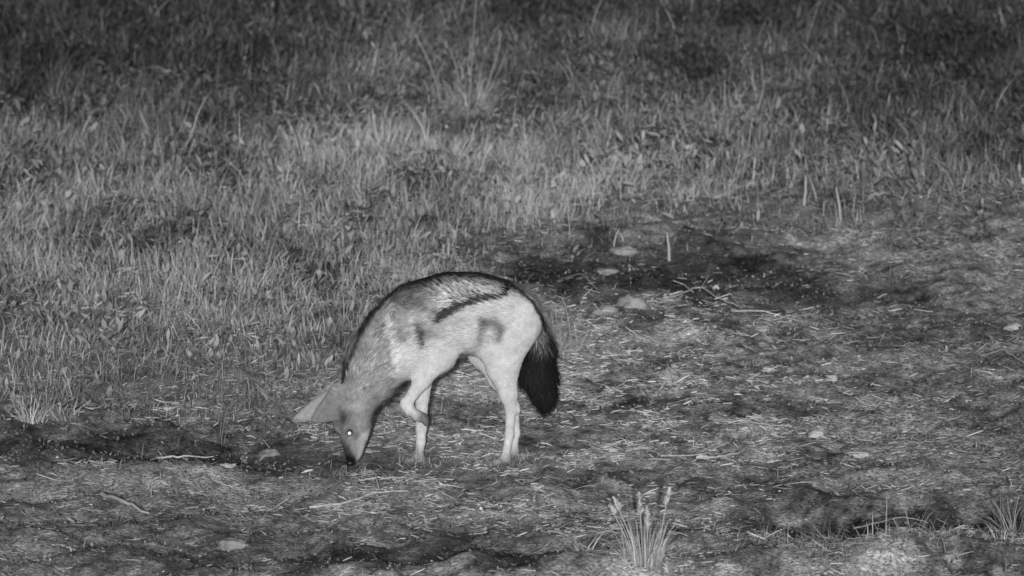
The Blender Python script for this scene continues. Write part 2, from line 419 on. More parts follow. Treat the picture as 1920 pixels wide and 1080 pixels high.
# the flowering clump in the near foreground
g0 = gpos(1208, 1092)
fc = empty("flowering_grass", g0); tag(fc, "clump of tall pale grass with seed heads at the bottom edge of the view", "grass clump")
n = 170
az = rng.uniform(0, 6.283, n); r = .02 * np.sqrt(rng.uniform(0, 1, n))
A = blade_arrays(g0 + np.stack([r * np.cos(az) * 2.0, r * np.sin(az), 0 * az - .004], 1), az, np.clip(R(88) - np.abs(rng.normal(0, R(9), n)), R(30), R(90)),
                 rng.uniform(.04, .12, n), rng.uniform(.0009, .0020, n), rng.normal(.15, .22, n), np.clip(.36 * np.exp(rng.normal(0, .4, n)), .1, .75), K=5, face=rng.normal(0, .5, n))
blades_obj("blades", [A], M_grass, fc)
for (bx, tx, ty, hd) in [(1196, 1150, 935, .030), (1205, 1198, 925, .048), (1214, 1213, 952, .045), (1232, 1256, 915, .040), (1188, 1143, 950, .022)]:
    b = gpos(bx, 1090); t = on_depth(tx, ty, b[1] + .01)
    m = (b + t) / 2 + np.array([(b[0] - t[0]) * .12, 0, .004])
    path = [(1 - s)**2 * b + 2 * s * (1 - s) * m + s * s * t for s in np.linspace(0, 1, 9)]
    st = tube_obj("stem", [(path, np.linspace(.0016, .0009, 9))], M_grass, fc, .45)
    d = (path[-1] - path[-3]); d /= np.linalg.norm(d)
    nn = 110; s = rng.uniform(0, 1, nn)
    root = np.array(path[-1])[None] - d[None] * (s * hd)[:, None]
    A = blade_arrays(root, rng.uniform(0, 6.283, nn), np.full(nn, R(60)) + rng.normal(0, .2, nn), rng.uniform(.008, .014, nn) * (.5 + .7 * s),
                     rng.uniform(.003, .005, nn), 0 * s, np.clip(.55 * np.exp(rng.normal(0, .35, nn)), .1, .7), profile='leaf', K=2)
    blades_obj("seed_head", [A], M_grass, st)

# the tall tussock at the top with one very long stalk
tt = tuft("tall_tussock", 880, 225, "tall fanned grass tussock with one long straight stalk near the top", 190, .14, R(22), .36, W=(.002, .0045), rad=.06, bend=.1, cat="grass tussock")
b = gpos(878, 225)
t = on_depth(893, -6, b[1]); path = [b + (t - b) * s for s in np.linspace(0, 1, 7)]
tube_obj("stalk", [(path, np.linspace(.0024, .0008, 7))], M_grass, tt, .30)
for (a, c, w) in [((800, 150), (775, 60), .0022), ((905, 215), (940, 60), .002), ((850, 200), (842, 90), .002), ((900, 200), (945, 110), .002)]:
    p0 = gpos(880 + (a[0] - 880) * .6, 222); p1 = on_depth(*c, p0[1]); 
    tube_obj("stalk", [([p0 + (p1 - p0) * s + np.array([0.01, 0, .01]) * math.sin(s * 3.1) for s in np.linspace(0, 1, 7)], np.linspace(w, w * .5, 7))], M_grass, tt, .34)

tuft("grass_tuft", 62, 800, "pale fan of grass on the edge of the darkened soil at far left", 70, .085, R(22), .5, rad=.025)
tuft("grass_tuft", 120, 795, "small leaning tuft just right of the pale fan at far left", 40, .06, R(38), .42, rad=.03)
tuft("grass_tuft", 1048, 662, "wispy tuft standing right behind the dark tail", 60, .15, R(18), .30, rad=.03)
tuft("grass_tuft", 1075, 655, "spreading short tuft a little right of the tail", 50, .075, R(38), .36, rad=.035)
tuft("grass_tuft", 1905, 1000, "blurred leaning tuft cut by the right edge of the view", 60, .14, R(26), .30, rad=.03)
tuft("grass_tuft", 1790, 1058, "spiky bright tuft on the bank above the lower right hollow", 60, .05, R(40), .50, rad=.035)
tuft("grass_tuft", 1860, 1054, "spiky bright tuft on the bank nearest the lower right corner", 60, .06, R(40), .52, rad=.035)
tuft("grass_tuft", 1100, 1085, "flat splayed tuft left of the flowering clump at the bottom edge", 30, .06, R(70), .55, rad=.02)
tuft("grass_tuft", 1345, 362, "upright pale tuft where the grass meets the bare mound", 50, .09, R(20), .42, rad=.03)
tuft("grass_tuft", 1280, 360, "rounded pale tuft left of the upright one behind the bare mound", 70, .08, R(32), .40, rad=.05)
tuft("grass_tuft", 110, 285, "lone pale forked tuft against the darkened grass at upper left", 16, .10, R(12), .42, W=(.004, .006), rad=.015)
tuft("grass_tuft", 168, 300, "slim pale tuft right of the forked one at upper left", 14, .11, R(14), .38, W=(.003, .006), rad=.015)
for i, (bx, by, tx, ty, lab) in enumerate([(1507, 388, 1511, 330, "short upright stalk behind the mound, left of its twin"), (1577, 402, 1568, 352, "leaning upright stalk behind the mound, right of its twin"),
        (1255, 472, 1250, 436, "thin stub of a stalk standing on the dark mound"), (1773, 668, 1774, 648, "tiny stub of a stalk alone on the right of the track"),
        (1410, 335, 1415, 295, "thin stalk in the grass above the two upright stalks"), (1840, 398, 1842, 372, "short stalk near the right edge behind the litter")]):
    b = gpos(bx, by); t = on_depth(tx, ty, b[1])
    o = tube_obj("dry_stalk", [([b - [0, 0, .005], b + (t - b) * .5 + [.002, 0, 0], t], [.0042, .0036, .002])], M_grass, None, .42)
    tag(o, lab, "stalk", "upright stalks")

def stick(name, pts, rad, label, tone=.45, branches=(), group="fallen sticks and stems"):
    rad = rad * .95; tone = tone * .78; P = [gpos(a, b, c * 1.5 + .006) for a, b, c in pts]
    P = np.array(P); s = np.linspace(0, len(P) - 1, 4 * len(P)); Q = np.stack([np.interp(s, range(len(P)), P[:, i]) for i in range(3)], 1)
    Q += rng.normal(0, rad * .35, Q.shape)
    paths = [(Q, np.linspace(rad, rad * .45, len(Q)))]
    for (bp) in branches:
        B = np.array([gpos(a, b, c * 1.6 + .007) for a, b, c in bp]); s = np.linspace(0, len(B) - 1, 3 * len(B))
        paths.append((np.stack([np.interp(s, range(len(B)), B[:, i]) for i in range(3)], 1), np.linspace(rad * .6, rad * .25, len(s))))
    o = tube_obj(name, paths, M_twig, None, tone); tag(o, label, "twig", group); return o
stick("twig", [(1232, 602, .006), (1270, 590, .012), (1312, 572, .026), (1350, 590, .014), (1392, 600, .005)], .0032, "forked pale twig propped up beside the pale clods", .55,
      [[(1300, 584, .018), (1282, 574, .022), (1262, 572, .02)], [(1312, 578, .024), (1330, 560, .03)], [(1340, 590, .012), (1370, 588, .02), (1400, 612, .004)], [(1280, 590, .012), (1245, 606, .006)]])
stick("twig", [(1118, 414, .02), (1210, 466, .008)], .0036, "straight stem leaning down the dark mound", .45)
stick("twig", [(1306, 876, .005), (1345, 872, .007), (1388, 864, .012)], .0042, "thick short pale stick lying right of the hind feet", .55, [[(1240, 869, .003), (1290, 876, .004), (1325, 876, .006)]])
stick("twig", [(1372, 608, .004), (1430, 603, .007), (1470, 605, .006), (1512, 612, .004)], .0030, "long arched stem lying right of the forked twig", .48)
stick("twig", [(295, 893, .004), (350, 895, .006), (400, 889, .005)], .0030, "pale stick on the darkened soil at left", .55)
stick("twig", [(672, 917, .004), (712, 915, .006), (765, 912, .004)], .0028, "thin pale stick just below the muzzle", .5)
stick("twig", [(582, 955, .004), (650, 950, .006), (700, 940, .008), (765, 938, .006)], .0034, "long pale stick with a raised spur below the muzzle", .56, [[(712, 938, .008), (704, 928, .02)]])
stick("twig", [(1050, 672, .004), (1090, 664, .01), (1125, 652, .014), (1165, 664, .008)], .0036, "arched stem on the ground right of the tail", .42)
stick("twig", [(1065, 398, .006), (1110, 404, .006), (1160, 400, .006)], .0030, "pale stem on the upper edge of the mound", .45)
stick("twig", [(1220, 412, .006), (1250, 420, .008)], .0042, "short pale stick on the crest of the mound", .6)
stick("twig", [(1120, 562, .006), (1090, 545, .006), (1050, 530, .006)], .0024, "thin stem on the dark soil behind the rump", .38)
stick("twig", [(1640, 365, .006), (1670, 370, .006)], .0042, "pale stick in the grass behind the mound at right", .5)
stick("twig", [(190, 945, .004), (225, 958, .008), (280, 968, .005)], .0055, "thick crooked pale stick at lower left", .46)
stick("twig", [(1840, 680, .005), (1880, 690, .008), (1920, 702, .005)], .0028, "stem running to the right edge of the track", .42)
stick("twig", [(1600, 1036, .022), (1690, 1015, .03), (1740, 1020, .02)], .002, "bowed straw stem along the lower right bank", .42)

import bmesh
def stone(px, py, w, h, label, tone=.4, cat="clod", group="pale clods and flat stones", name="clod"):
    g_ = gpos(px, py); bm = bmesh.new(); bmesh.ops.create_icosphere(bm, subdivisions=4, radius=1)
    sd = rng.uniform(0, 100); sx = w / 2 / 860; sz = h / 860 * .85; sy = sx * rng.uniform(.7, 1.1)
    for v in bm.verts:
        c = np.array(v.co); n_ = float(noise(np.array([c[0] * 1.3 + sd]), np.array([c[1] * 1.3 + c[2] * 1.7]))[0]) + .5 * float(noise(np.array([c[0] * 3 + sd]), np.array([c[1] * 3 + c[2] * 3.3]), 3)[0]) + .25 * float(noise(np.array([c[0] * 7 + sd]), np.array([c[1] * 7 + c[2] * 7.3]), 5)[0])
        c = c * (1 + .24 * n_)
        v.co = (c[0] * sx, c[1] * sy, c[2] * sz)
    me = bpy.data.meshes.new(name); bm.to_mesh(me); bm.free()
    a = me.attributes.new("tone", 'FLOAT', 'POINT'); a.data.foreach_set("value", np.full(len(me.vertices), tone, np.float32))
    me.polygons.foreach_set("use_smooth", np.ones(len(me.polygons), bool)); me.materials.append(M_stone)
    o = bpy.data.objects.new(name, me); col.objects.link(o); o.location = g_; o.rotation_euler = (0, 0, rng.uniform(-.4, .4))
    tag(o, label, cat, group); return o
stone(1186, 600, 66, 34, "large pale clod left of the forked twig", .27)
stone(1135, 612, 60, 22, "broad pale clod between the tail and the largest clod", .27)
stone(1255, 712, 42, 26, "rounded pale clod alone in the middle of the track", .29)
stone(1455, 858, 34, 9, "small flat pale stone below and right of the middle of the track", .48, "stone", name="flat_stone")
stone(1606, 846, 48, 9, "upper of two flat pale stones lying together on the right", .42, "stone", name="flat_stone")
stone(1585, 860, 52, 8, "lower of two flat pale stones lying together on the right", .44, "stone", name="flat_stone")
stone(1530, 820, 32, 14, "low rounded stone above the pair of flat stones", .42, "stone", name="flat_stone")
stone(1628, 908, 22, 6, "tiny flat pale stone below the pair of flat stones", .5, "stone", name="flat_stone")
stone(1560, 716, 26, 14, "pale pebble with a straw beside it right of the middle", .40, "stone", name="flat_stone")
stone(1440, 698, 28, 10, "small pale stone between the lone clod and the pebble", .42, "stone", name="flat_stone")
stone(1880, 446, 20, 12, "whitish pebble near the right edge behind the track", .4, "stone", name="flat_stone")
stone(1342, 536, 16, 12, "whitish pebble on the dark hollow of the mound", .5, "stone", name="flat_stone")
stone(1900, 622, 40, 18, "dull clod at the right edge of the track", .34)
stone(505, 846, 44, 14, "flat pale clod left of the muzzle", .22)
stone(435, 1030, 56, 16, "pale clod on the track at lower left of centre", .24)
stone(1170, 466, 60, 14, "pale crumbling clod on the left of the dark mound", .28)
stone(1135, 494, 56, 9, "flat pale clod low on the left of the dark mound", .27)
stone(425, 900, 40, 12, "low pale clod right of the stick on the darkened soil", .38)

# ------------------------------------------------------------------ the jackal
def yc(px): return -.05 + np.clip((px - 750) * (.08 / 220), -.02, .085)
G = 860.0
prims = []
def cap(a, ra, b, rb, sy=1.0, k=.018, off=0.0, ya=None, yb=None, tag_='body', d=None):
    Ya = (yc(a[0]) + off) if ya is None else ya; Yb = (yc(b[0]) + off) if yb is None else yb
    prims.append(dict(a=on_depth(a[0], a[1], Ya), b=on_depth(b[0], b[1], Yb), ra=ra / G, rb=rb / G, sy=sy, k=k, tag=tag_))
# torso (drawn from head to tail so the coat's direction is known)
cap((664, 752), 32, (686, 720), 40, .80, .02, tag_='neck')
cap((686, 720), 42, (706, 676), 47, .80, .03, tag_='neck')
cap((706, 676), 49, (742, 636), 60, .80, .035, tag_='neck')
cap((742, 636), 62, (790, 604), 72, .78, .03)
cap((756, 652), 52, (800, 640), 52, .80, .03)
cap((790, 604), 73, (845, 588), 72, .80, .03)
cap((845, 588), 72, (895, 587), 69, .78, .03)
cap((895, 585), 68, (945, 592), 60, .76, .03)
cap((945, 590), 58, (972, 600), 45, .80, .03)
# near side hind leg
nh, fh = -.038, .038
cap((966, 592), 42, (934, 640), 42, .50, .02, off=nh, tag_='leg')
cap((978, 610), 36, (952, 668), 28, .50, .02, off=nh, tag_='leg')
cap((936, 640), 38, (942, 690), 28, .55, .02, off=nh - .004, tag_='leg')
cap((942, 690), 27, (953, 738), 18, .75, .015, off=nh - .004, tag_='leg')
cap((953, 738), 16, (958, 768), 10.5, .85, .010, off=nh - .004, tag_='leg')
cap((958, 768), 10.5, (955, 815), 8.3, .95, .008, off=nh - .004, tag_='leg')
cap((955, 815), 8.3, (949, 850), 8.6, 1., .008, off=nh - .004, tag_='leg')
# far hind leg
cap((962, 600), 36, (905, 660), 28, .5, .02, off=fh, tag_='leg')
cap((905, 662), 23, (930, 712), 14, .75, .015, off=fh, tag_='leg')
cap((930, 712), 14, (965, 762), 9.5, .85, .01, off=fh, tag_='leg')
cap((965, 762), 9, (968, 810), 6.8, .95, .008, off=fh, tag_='leg')
cap((968, 810), 6.8, (963, 846), 7.4, 1., .008, off=fh, tag_='leg')
# near front leg, lifted and folded at the wrist
nf = -.045
cap((770, 625), 34, (826, 668), 24, .45, .02, off=nf + .008, tag_='leg')
cap((790, 672), 34, (822, 664), 26, .45, .02, off=nf + .006, tag_='leg')
cap((820, 670), 24, (793, 712), 15.5, .65, .016, off=nf, tag_='leg')
cap((793, 712), 15, (765, 752), 10.5, .8, .010, off=nf, tag_='leg')
cap((762, 755), 10.5, (767, 767), 10, .9, .008, off=nf, tag_='leg')
cap((767, 768), 10, (784, 781), 9, .95, .006, off=nf, tag_='leg')
cap((784, 780), 10, (794, 783), 9.5, 1.1, .006, off=nf, tag_='paw')
# far front leg, planted
ff = .040
cap((776, 640), 34, (800, 690), 20, .5, .02, off=ff - .006, tag_='leg')
cap((800, 690), 17, (792, 742), 13, .75, .012, off=ff, tag_='leg')
cap((791, 742), 13, (790, 800), 11, .85, .008, off=ff, tag_='leg')
cap((790, 800), 10, (789, 828), 8.8, .9, .006, off=ff, tag_='leg')
cap((789, 828), 8.6, (786, 846), 8.6, 1., .006, off=ff, tag_='leg')
# skull, brow, cheeks, muzzle, jaw
hy = -.082
def hcap(a, ra, b, rb, sy=1., k=.010, dy=0., t='head'): cap(a, ra, b, rb, sy, k, ya=hy + dy, yb=hy + dy, tag_=t)
hcap((655, 766), 35, (664, 748), 34, .82, .02)
hcap((640, 800), 16, (649, 770), 30, .95, .015)
hcap((668, 790), 27, (668, 768), 32, .95, .015)           # cheek
hcap((659, 818), 17, (661, 792), 28, .80, .014)
hcap((657, 864), 7.0, (651, 822), 13, .85, .009)        # bridge of the nose
hcap((667, 858), 8.0, (674, 812), 17, .80, .009)          # upper lip and jaw
hcap((673, 852), 5, (683, 800), 12, .7, .008)             # lower jaw
hcap((648, 803), 8, (652, 796), 9, 1., .006, -.020)       # brow ridge
cap((750, 592), 14, (776, 650), 22, .6, .012, off=-.040)      # shoulder blades
cap((750, 592), 14, (776, 650), 22, .6, .012, off=.036)
cap((930, 556), 14, (984, 578), 20, .7, .014, off=-.026)      # hips
cap((930, 556), 14, (984, 578), 20, .7, .014, off=.026)
cap((830, 664), 8, (824, 680), 9, .8, .008, off=-.045)        # elbow
cap((968, 756), 6, (969, 768), 7.5, .9, .006, off=nh - .004, tag_='leg')   # point of the hock
cap((759, 752), 7, (757, 760), 7, .9, .006, off=nf, tag_='leg')
# tail (bush)
cap((990, 572), 14, (1010, 612), 14, 1.0, .015, off=-.002, tag_='tail')
cap((1008, 606), 14, (1016, 650), 19, .85, .012, off=-.004, tag_='tail')
cap((1015, 650), 20, (1009, 695), 29, .75, .012, off=-.006, tag_='tail')
cap((1009, 695), 29, (1018, 728), 21, .75, .012, off=-.006, tag_='tail')
cap((1018, 728), 20, (1021, 754), 5, .75, .010, off=-.006, tag_='tail')
# paws and toes on the ground
def paw(px, y, fwd=-1):
    z0 = float(height(np.array([on_depth(px, 868, y)[0]]), np.array([y]))[0]); x0 = on_depth(px, 868, y)[0]
    def c(x, yy, z, r): return dict(a=np.array([x0 + x, y + yy, z0 + z]), b=np.array([x0 + x - .004, y + yy, z0 + z]), ra=r, rb=r, sy=1, k=.005, tag='leg')
    prims.append(c(.002, 0, .012, .012))
    for i, yy in enumerate((-.0135, -.0045, .0045, .0135)):
        q = c(-.013 - (.005 if i in (1, 2) else 0), yy, .007, .0066); q['k'] = .0022; prims.append(q)
paw(947, yc(950) + nh - .004); paw(962, yc(959) + fh); paw(785, yc(786) + ff)
# toes of the lifted paw, hanging back
for i, yy in enumerate((-.009, -.003, .003, .009)):
    p = on_depth(797, 788, yc(790) + nf + yy); q = on_depth(799, 794, yc(790) + nf + yy)
    prims.append(dict(a=p, b=q, ra=.0075, rb=.006, sy=1, k=.004, tag='paw'))

lo = np.array([on_depth(535, 800, -.1)[0], -.17, -.006]); hi = np.array([on_depth(1060, 800, 0)[0], .14, .44])
HS = .0026
dims = np.ceil((hi - lo) / HS).astype(int) + 1
F = np.full(dims, .05, np.float32); 
ax = [lo[i] + HS * np.arange(dims[i]) for i in range(3)]
def capdist(P, p):
    a, b = p['a'], p['b']; s = np.array([1, 1 / p['sy'], 1])
    ab = (b - a) * s; t = np.clip(((P - a) * s @ ab) / (ab @ ab + 1e-12), 0, 1)
    d = np.linalg.norm((P - a) * s - t[..., None] * ab, axis=-1)
    return d - (p['ra'] + (p['rb'] - p['ra']) * t), t
def box(mn, mx, m):
    i0 = np.maximum(0, np.floor((mn - m - lo) / HS).astype(int)); i1 = np.minimum(dims, np.ceil((mx + m - lo) / HS).astype(int) + 1)
    return tuple(slice(i0[i], i1[i]) for i in range(3))
def union(sl, d, k):
    f = F[sl]; h = np.clip(.5 + .5 * (d - f) / k, 0, 1); F[sl] = d * (1 - h) + f * h - k * h * (1 - h)
def grid(sl): return np.stack(np.meshgrid(ax[0][sl[0]], ax[1][sl[1]], ax[2][sl[2]], indexing='ij'), -1)
for p in prims:
    r = max(p['ra'], p['rb']); sl = box(np.minimum(p['a'], p['b']) - r, np.maximum(p['a'], p['b']) + r, .05)
    d, _ = capdist(grid(sl), p); d = d * (1 if p['sy'] > .7 else .8)
    union(sl, d.astype(np.float32), p['k'])
# ears: thin cupped leaves
ears = []
def ear(basept, tip, y0, y1, W0, nrm, cup, k=.006):
    a = on_depth(*basept, y0); b = on_depth(*tip, y1); u = b - a; L = np.linalg.norm(u); u /= L
    n_ = np.array(nrm, float); n_ -= (n_ @ u) * u; n_ /= np.linalg.norm(n_); w = np.cross(u, n_)
    ears.append((a, b, L))
    sl = box(np.minimum(a, b) - W0, np.maximum(a, b) + W0, .01); P = grid(sl) - a
    s = P @ u / L; ww = P @ w; nn = P @ n_
    Wd = W0 * np.sqrt(np.clip(1 - s, 0, 1)) * (1 - .28 * np.clip(s, 0, 1))
    mid = nn - cup * (ww**2) / W0 * np.clip(1.1 - s * .5, 0, 1)
    th = .0034 + .003 * np.clip(1 - s * 2, 0, 1)
    d = np.maximum(np.abs(mid) - th, np.abs(ww) - Wd); d = np.maximum(d, (s - 1) * L); d = np.maximum(d, (-s - .1) * L)
    union(sl, (d * .9).astype(np.float32), k)
ear((648, 750), (584, 789), hy - .020, hy - .040, .044, (0, -1, .15), -.42)
ear((642, 744), (548, 790), hy + .020, hy + .040, .040, (0, -1, .25), .35)
# eye socket dent
for sgn in (-1, 1):
    c = on_depth(656, 809, hy); c[1] = hy + sgn * .0245
    sl = box(c - .01, c + .01, .004); d = np.linalg.norm(grid(sl) - c, axis=-1) - .0052
    F[sl] = np.maximum(F[sl], -d)

def surface_nets(F, lo, hs):
    S = F < 0
    c = [S[i:S.shape[0] - 1 + i, j:S.shape[1] - 1 + j, k:S.shape[2] - 1 + k] for i in (0, 1) for j in (0, 1) for k in (0, 1)]
    cnt = sum(a.astype(np.int8) for a in c); act = (cnt > 0) & (cnt < 8)
    I = np.argwhere(act); idm = np.full(act.shape, -1, np.int64); idm[act] = np.arange(len(I))
    V = np.zeros((len(I), 3)); n = np.zeros(len(I))
    corners = [(i, j, k) for i in (0, 1) for j in (0, 1) for k in (0, 1)]
    for a in range(8):
        for b in range(a + 1, 8):
            A, B = np.array(corners[a]), np.array(corners[b])
            if np.abs(A - B).sum() != 1: continue
            fa = F[tuple((I + A).T)]; fb = F[tuple((I + B).T)]; m = (fa < 0) != (fb < 0)
            t = fa[m] / (fa[m] - fb[m]); V[m] += A + t[:, None] * (B - A); n[m] += 1
    V = V / n[:, None] + I; V = lo + V * hs
    Q = []
    for axn in range(3):
        o1, o2 = [(1, 2), (2, 0), (0, 1)][axn]
        A = S; B = np.roll(S, -1, axn); ch = A != B
        E = np.argwhere(ch); E = E[(E[:, axn] < S.shape[axn] - 1) & (E[:, o1] > 0) & (E[:, o2] > 0) & (E[:, o1] < S.shape[o1] - 1) & (E[:, o2] < S.shape[o2] - 1)]
        e1 = np.zeros(3, int); e1[o1] = 1; e2 = np.zeros(3, int); e2[o2] = 1
        q = np.stack([idm[tuple((E - e1 - e2).T)], idm[tuple((E - e2).T)], idm[tuple(E.T)], idm[tuple((E - e1).T)]], 1)
        inside = S[tuple(E.T)]; q[~inside] = q[~inside][:, ::-1]; Q.append(q)
    Q = np.concatenate(Q); return V, Q[(Q >= 0).all(1)]
V, Q = surface_nets(F, lo, HS)
# gentle relaxation removes grid steps
for it in range(4):
    acc = np.zeros_like(V); n = np.zeros(len(V))
    for i in range(4):
        a, b = Q[:, i], Q[:, (i + 1) % 4]
        for dd in range(3):
            acc[:, dd] += np.bincount(a, V[b, dd], len(V)) + np.bincount(b, V[a, dd], len(V))
        n += np.bincount(a, minlength=len(V)) + np.bincount(b, minlength=len(V))
    V = V + .5 * (acc / n[:, None] - V)
def fnormals(V, Q):
    fn = np.cross(V[Q[:, 2]] - V[Q[:, 0]], V[Q[:, 3]] - V[Q[:, 1]])
    N = np.zeros_like(V)
    for i in range(4):
        for dd in range(3): N[:, dd] += np.bincount(Q[:, i], fn[:, dd], len(V))
    return N / (np.linalg.norm(N, axis=1)[:, None] + 1e-12), np.linalg.norm(fn, axis=1) * .5
NV, FA = fnormals(V, Q)

def polyd(px, py, pts):
    d = np.full(px.shape, 1e9); tt = np.zeros(px.shape); n = len(pts) - 1
    for i in range(n):
        a = np.array(pts[i], float); b = np.array(pts[i + 1], float); ab = b - a
        t = np.clip(((px - a[0]) * ab[0] + (py - a[1]) * ab[1]) / (ab @ ab), 0, 1)
        e = np.hypot(px - a[0] - t * ab[0], py - a[1] - t * ab[1]); m = e < d
        d = np.where(m, e, d); tt = np.where(m, (i + t) / n, tt)
    return d, tt
SPINE = [(640, 718), (654, 684), (671, 635), (695, 594), (711, 570), (736, 551), (772, 531), (813, 517), (846, 512), (878, 510), (915, 515), (952, 529), (980, 549), (1001, 568), (1019, 602), (1030, 643), (1041, 675)]
SADDLE = [(807, 603), (824, 589), (846, 574), (872, 563), (904, 555), (936, 549), (953, 541), (948, 530)]
def coat(P, Nn):
    """coat pattern of a black-backed jackal, the same on both flanks"""
    yy = yc(project(P[:, 0], P[:, 1], P[:, 2])[0])
    px, py = project(P[:, 0], yy - np.abs(P[:, 1] - yy), P[:, 2])
    n1 = fbm(px / 22, py / 22, 90, 3); n2 = fbm(px / 7, py / 7, 95, 2); n3 = fbm((px * .80 + py * .60) / 17, (-px * .60 + py * .80) / 4.2, 97, 2)
    qx, qy = px, py
    px = px + 5 * n2 + 3 * n1; py = py + 5 * fbm(qx / 7, qy / 7, 93, 2)
    c = np.full(px.shape, .51)
    c += .11 * n1 + .06 * n3
    c *= 1 - .26 * blob(px, py, 812, 602, 48, 26) - .12 * blob(px, py, 900, 575, 60, 22) - .10 * blob(px, py, 1000, 640, 22, 50)
    # grey neck and shoulder
    nk = sst(745, 715, px + 8 * n2) * sst(770, 740, py - (px - 640) * .2 + 40) * 0 + sst(742, 724, px + 10 * n2)
    c = c * (1 - nk) + nk * (.24 + .08 * n1 + .15 * np.clip(n3, -1, 1) + .10 * n2)
    sh = sst(82, 42, np.hypot((px - 750), (py - 604) * 1.2)) * sst(660, 640, py + 6 * n2)
    c = c * (1 - .75 * sh) + .75 * sh * (.21 + .24 * n2 + .10 * n1)
    c += .22 * np.exp(-(polyd(px, py, [(718, 598), (728, 640), (736, 700)])[0] / 6)**2)
    c += .18 * np.exp(-(polyd(px, py, [(764, 606), (768, 632), (764, 646)])[0] / 5)**2)
    c *= 1 - .85 * np.exp(-(polyd(px, py, [(774, 616), (780, 634), (782, 648)])[0] / 7)**2)
    c *= 1 - .3 * blob(px, py, 750, 636, 22, 12)
    c *= 1 - .3 * blob(px, py, 800, 628, 26, 9)
    px, py = qx, qy
    # saddle
    yl = interp(px, [(690, 560), (740, 572), (780, 582), (815, 590), (838, 580), (862, 568), (890, 560), (920, 553), (950, 546), (958, 530), (980, 520)])
    sd = sst(6, -4, py - yl + 3 * n2) * sst(690, 720, px) * sst(965, 950, px)
    stre = .22 + .42 * np.clip(n3 * 1.5, -1, 1) + .15 * n2
    fr = sst(830, 790, px)                                     # grey front half of the saddle
    stre = stre * (1 - fr) + fr * (.12 + .17 * n3 + .05 * n1)
    stre += .16 * blob(px, py, 880, 538, 60, 14) + .22 * blob(px, py, 815, 565, 30, 14)
    c = c * (1 - sd) + sd * stre
    d, t = polyd(px, py, SADDLE)
    wl = np.interp(t, [0, .12, .4, .8, 1], [6, 10.5, 7.5, 4, 3.5])
    c = c + (.02 - c) * .95 * sst(1.35, .5, d / wl + .2 * n2 + .22 * n3)
    # dark hair along the spine, on the top of the back only
    ds, ts = polyd(px, py, SPINE)
    ws = np.interp(ts, [0, .1, .25, .4, .6, .8, 1], [3.5, 4, 6, 4, 5, 3.5, 6])
    c = c * (1 - .72 * sst(24, 4, ds + 9 * n3 + 3 * n2) * sst(.30, .42, ts) * sst(.80, .70, ts))
    c = c + (.018 - c) * .94 * sst(1.5, .35, ds / ws + .45 * n2 + .3 * n3)
    # grey flank patch, darker seams
    c *= 1 - .66 * np.exp(-(polyd(px, py, [(896, 603), (914, 603), (930, 616), (933, 632)])[0] / 10.5)**2)
    c *= 1 - .18 * blob(px, py, 925, 618, 24, 20)
    c *= 1 - .52 * np.exp(-(polyd(px, py, [(896, 606), (890, 638)])[0] / 7)**2)
    c *= 1 - .12 * blob(px, py, 850, 600, 40, 12)
    # tail
    tl = sst(-.10, .35, (px - interp(py, [(560, 1010), (620, 1002), (650, 985), (690, 965), (780, 960)])) / 14) * sst(606, 654, py + 8 * n2 + (px - 1010) * .1)
    near_tail = np.full(len(P), 9.0); near_rest = np.full(len(P), 9.0)
    for p in prims:
        if p['tag'] not in ('tail', 'leg', 'body'): continue
        d_, _ = capdist(P, p)
        if p['tag'] == 'tail': near_tail = np.minimum(near_tail, d_)
        else: near_rest = np.minimum(near_rest, d_)
    tl = np.clip(tl, 0, 1) * sst(-.004, .003, near_rest - near_tail)
    c = c + (.009 - c) * tl
    tg = sst(1000, 1016, px) * sst(585, 640, py); c *= 1 - .45 * tg
    return c, px, py
def headcoat(P, c):
    px, py = project(P[:, 0], hy - np.abs(P[:, 1] - hy), P[:, 2]); n2 = fbm(px / 6, py / 6, 99, 2)
    h = sst(738, 762, py - (px - 660) * .25 + 5 * n2) * sst(716, 704, px)
    v = .205 + .08 * n2 + .05 * fbm((px + py) / 5, (px - py) / 16, 130, 2)
    v = v + .13 * blob(px, py, 672, 762, 14, 9) + .06 * blob(px, py, 680, 790, 12, 16) + .05 * blob(px, py, 690, 730, 14, 20)
    v = v * (1 - .78 * blob(px, py, 643, 785, 11, 16)) * (1 - .6 * np.exp(-(polyd(px, py, [(614, 792), (622, 803), (632, 814)])[0] / 2.6)**2)) * (1 - .45 * np.exp(-(polyd(px, py, [(640, 730), (626, 752), (612, 768)])[0] / 4)**2)) * (1 - .3 * blob(px, py, 655, 733, 14, 14)) * (1 - .3 * np.exp(-(polyd(px, py, [(640, 742), (654, 752), (668, 748)])[0] / 4)**2)) * (1 + .35 * blob(px, py, 648, 768, 8, 5)) * (1 - .4 * blob(px, py, 634, 768, 8, 6))
    v = v + .20 * sst(664, 684, px) * sst(800, 815, py)
    br = sst(interp(py, [(800, 636), (830, 652), (850, 662), (872, 668)]) + 5, interp(py, [(800, 636), (830, 652), (850, 662), (872, 668)]) - 7, px)
    v = v * (1 - .8 * br * sst(795, 845, py))
    v = v * (1 - .9 * sst(846, 862, py) * sst(672, 664, px)) * (1 - .45 * np.exp(-(polyd(px, py, [(672, 866), (682, 850), (685, 828)])[0] / 2.4)**2))
    v = v * (1 - .85 * np.exp(-((np.hypot((px - 656), (py - 810))) / 6.5)**4)) * (1 - .35 * blob(px, py, 668, 818, 5, 8))
    # ears
    e = sst(640, 628, px) * sst(800, 790, py)
    v = v * (1 - e) + e * (np.where(P[:, 1] > hy, .30, .175) * (1 + .25 * n2 - .45 * np.exp(-(polyd(px, py, [(636, 722), (604, 742), (556, 784)])[0] / 3)**2)))
    return c * (1 - h) + v * h if True else c
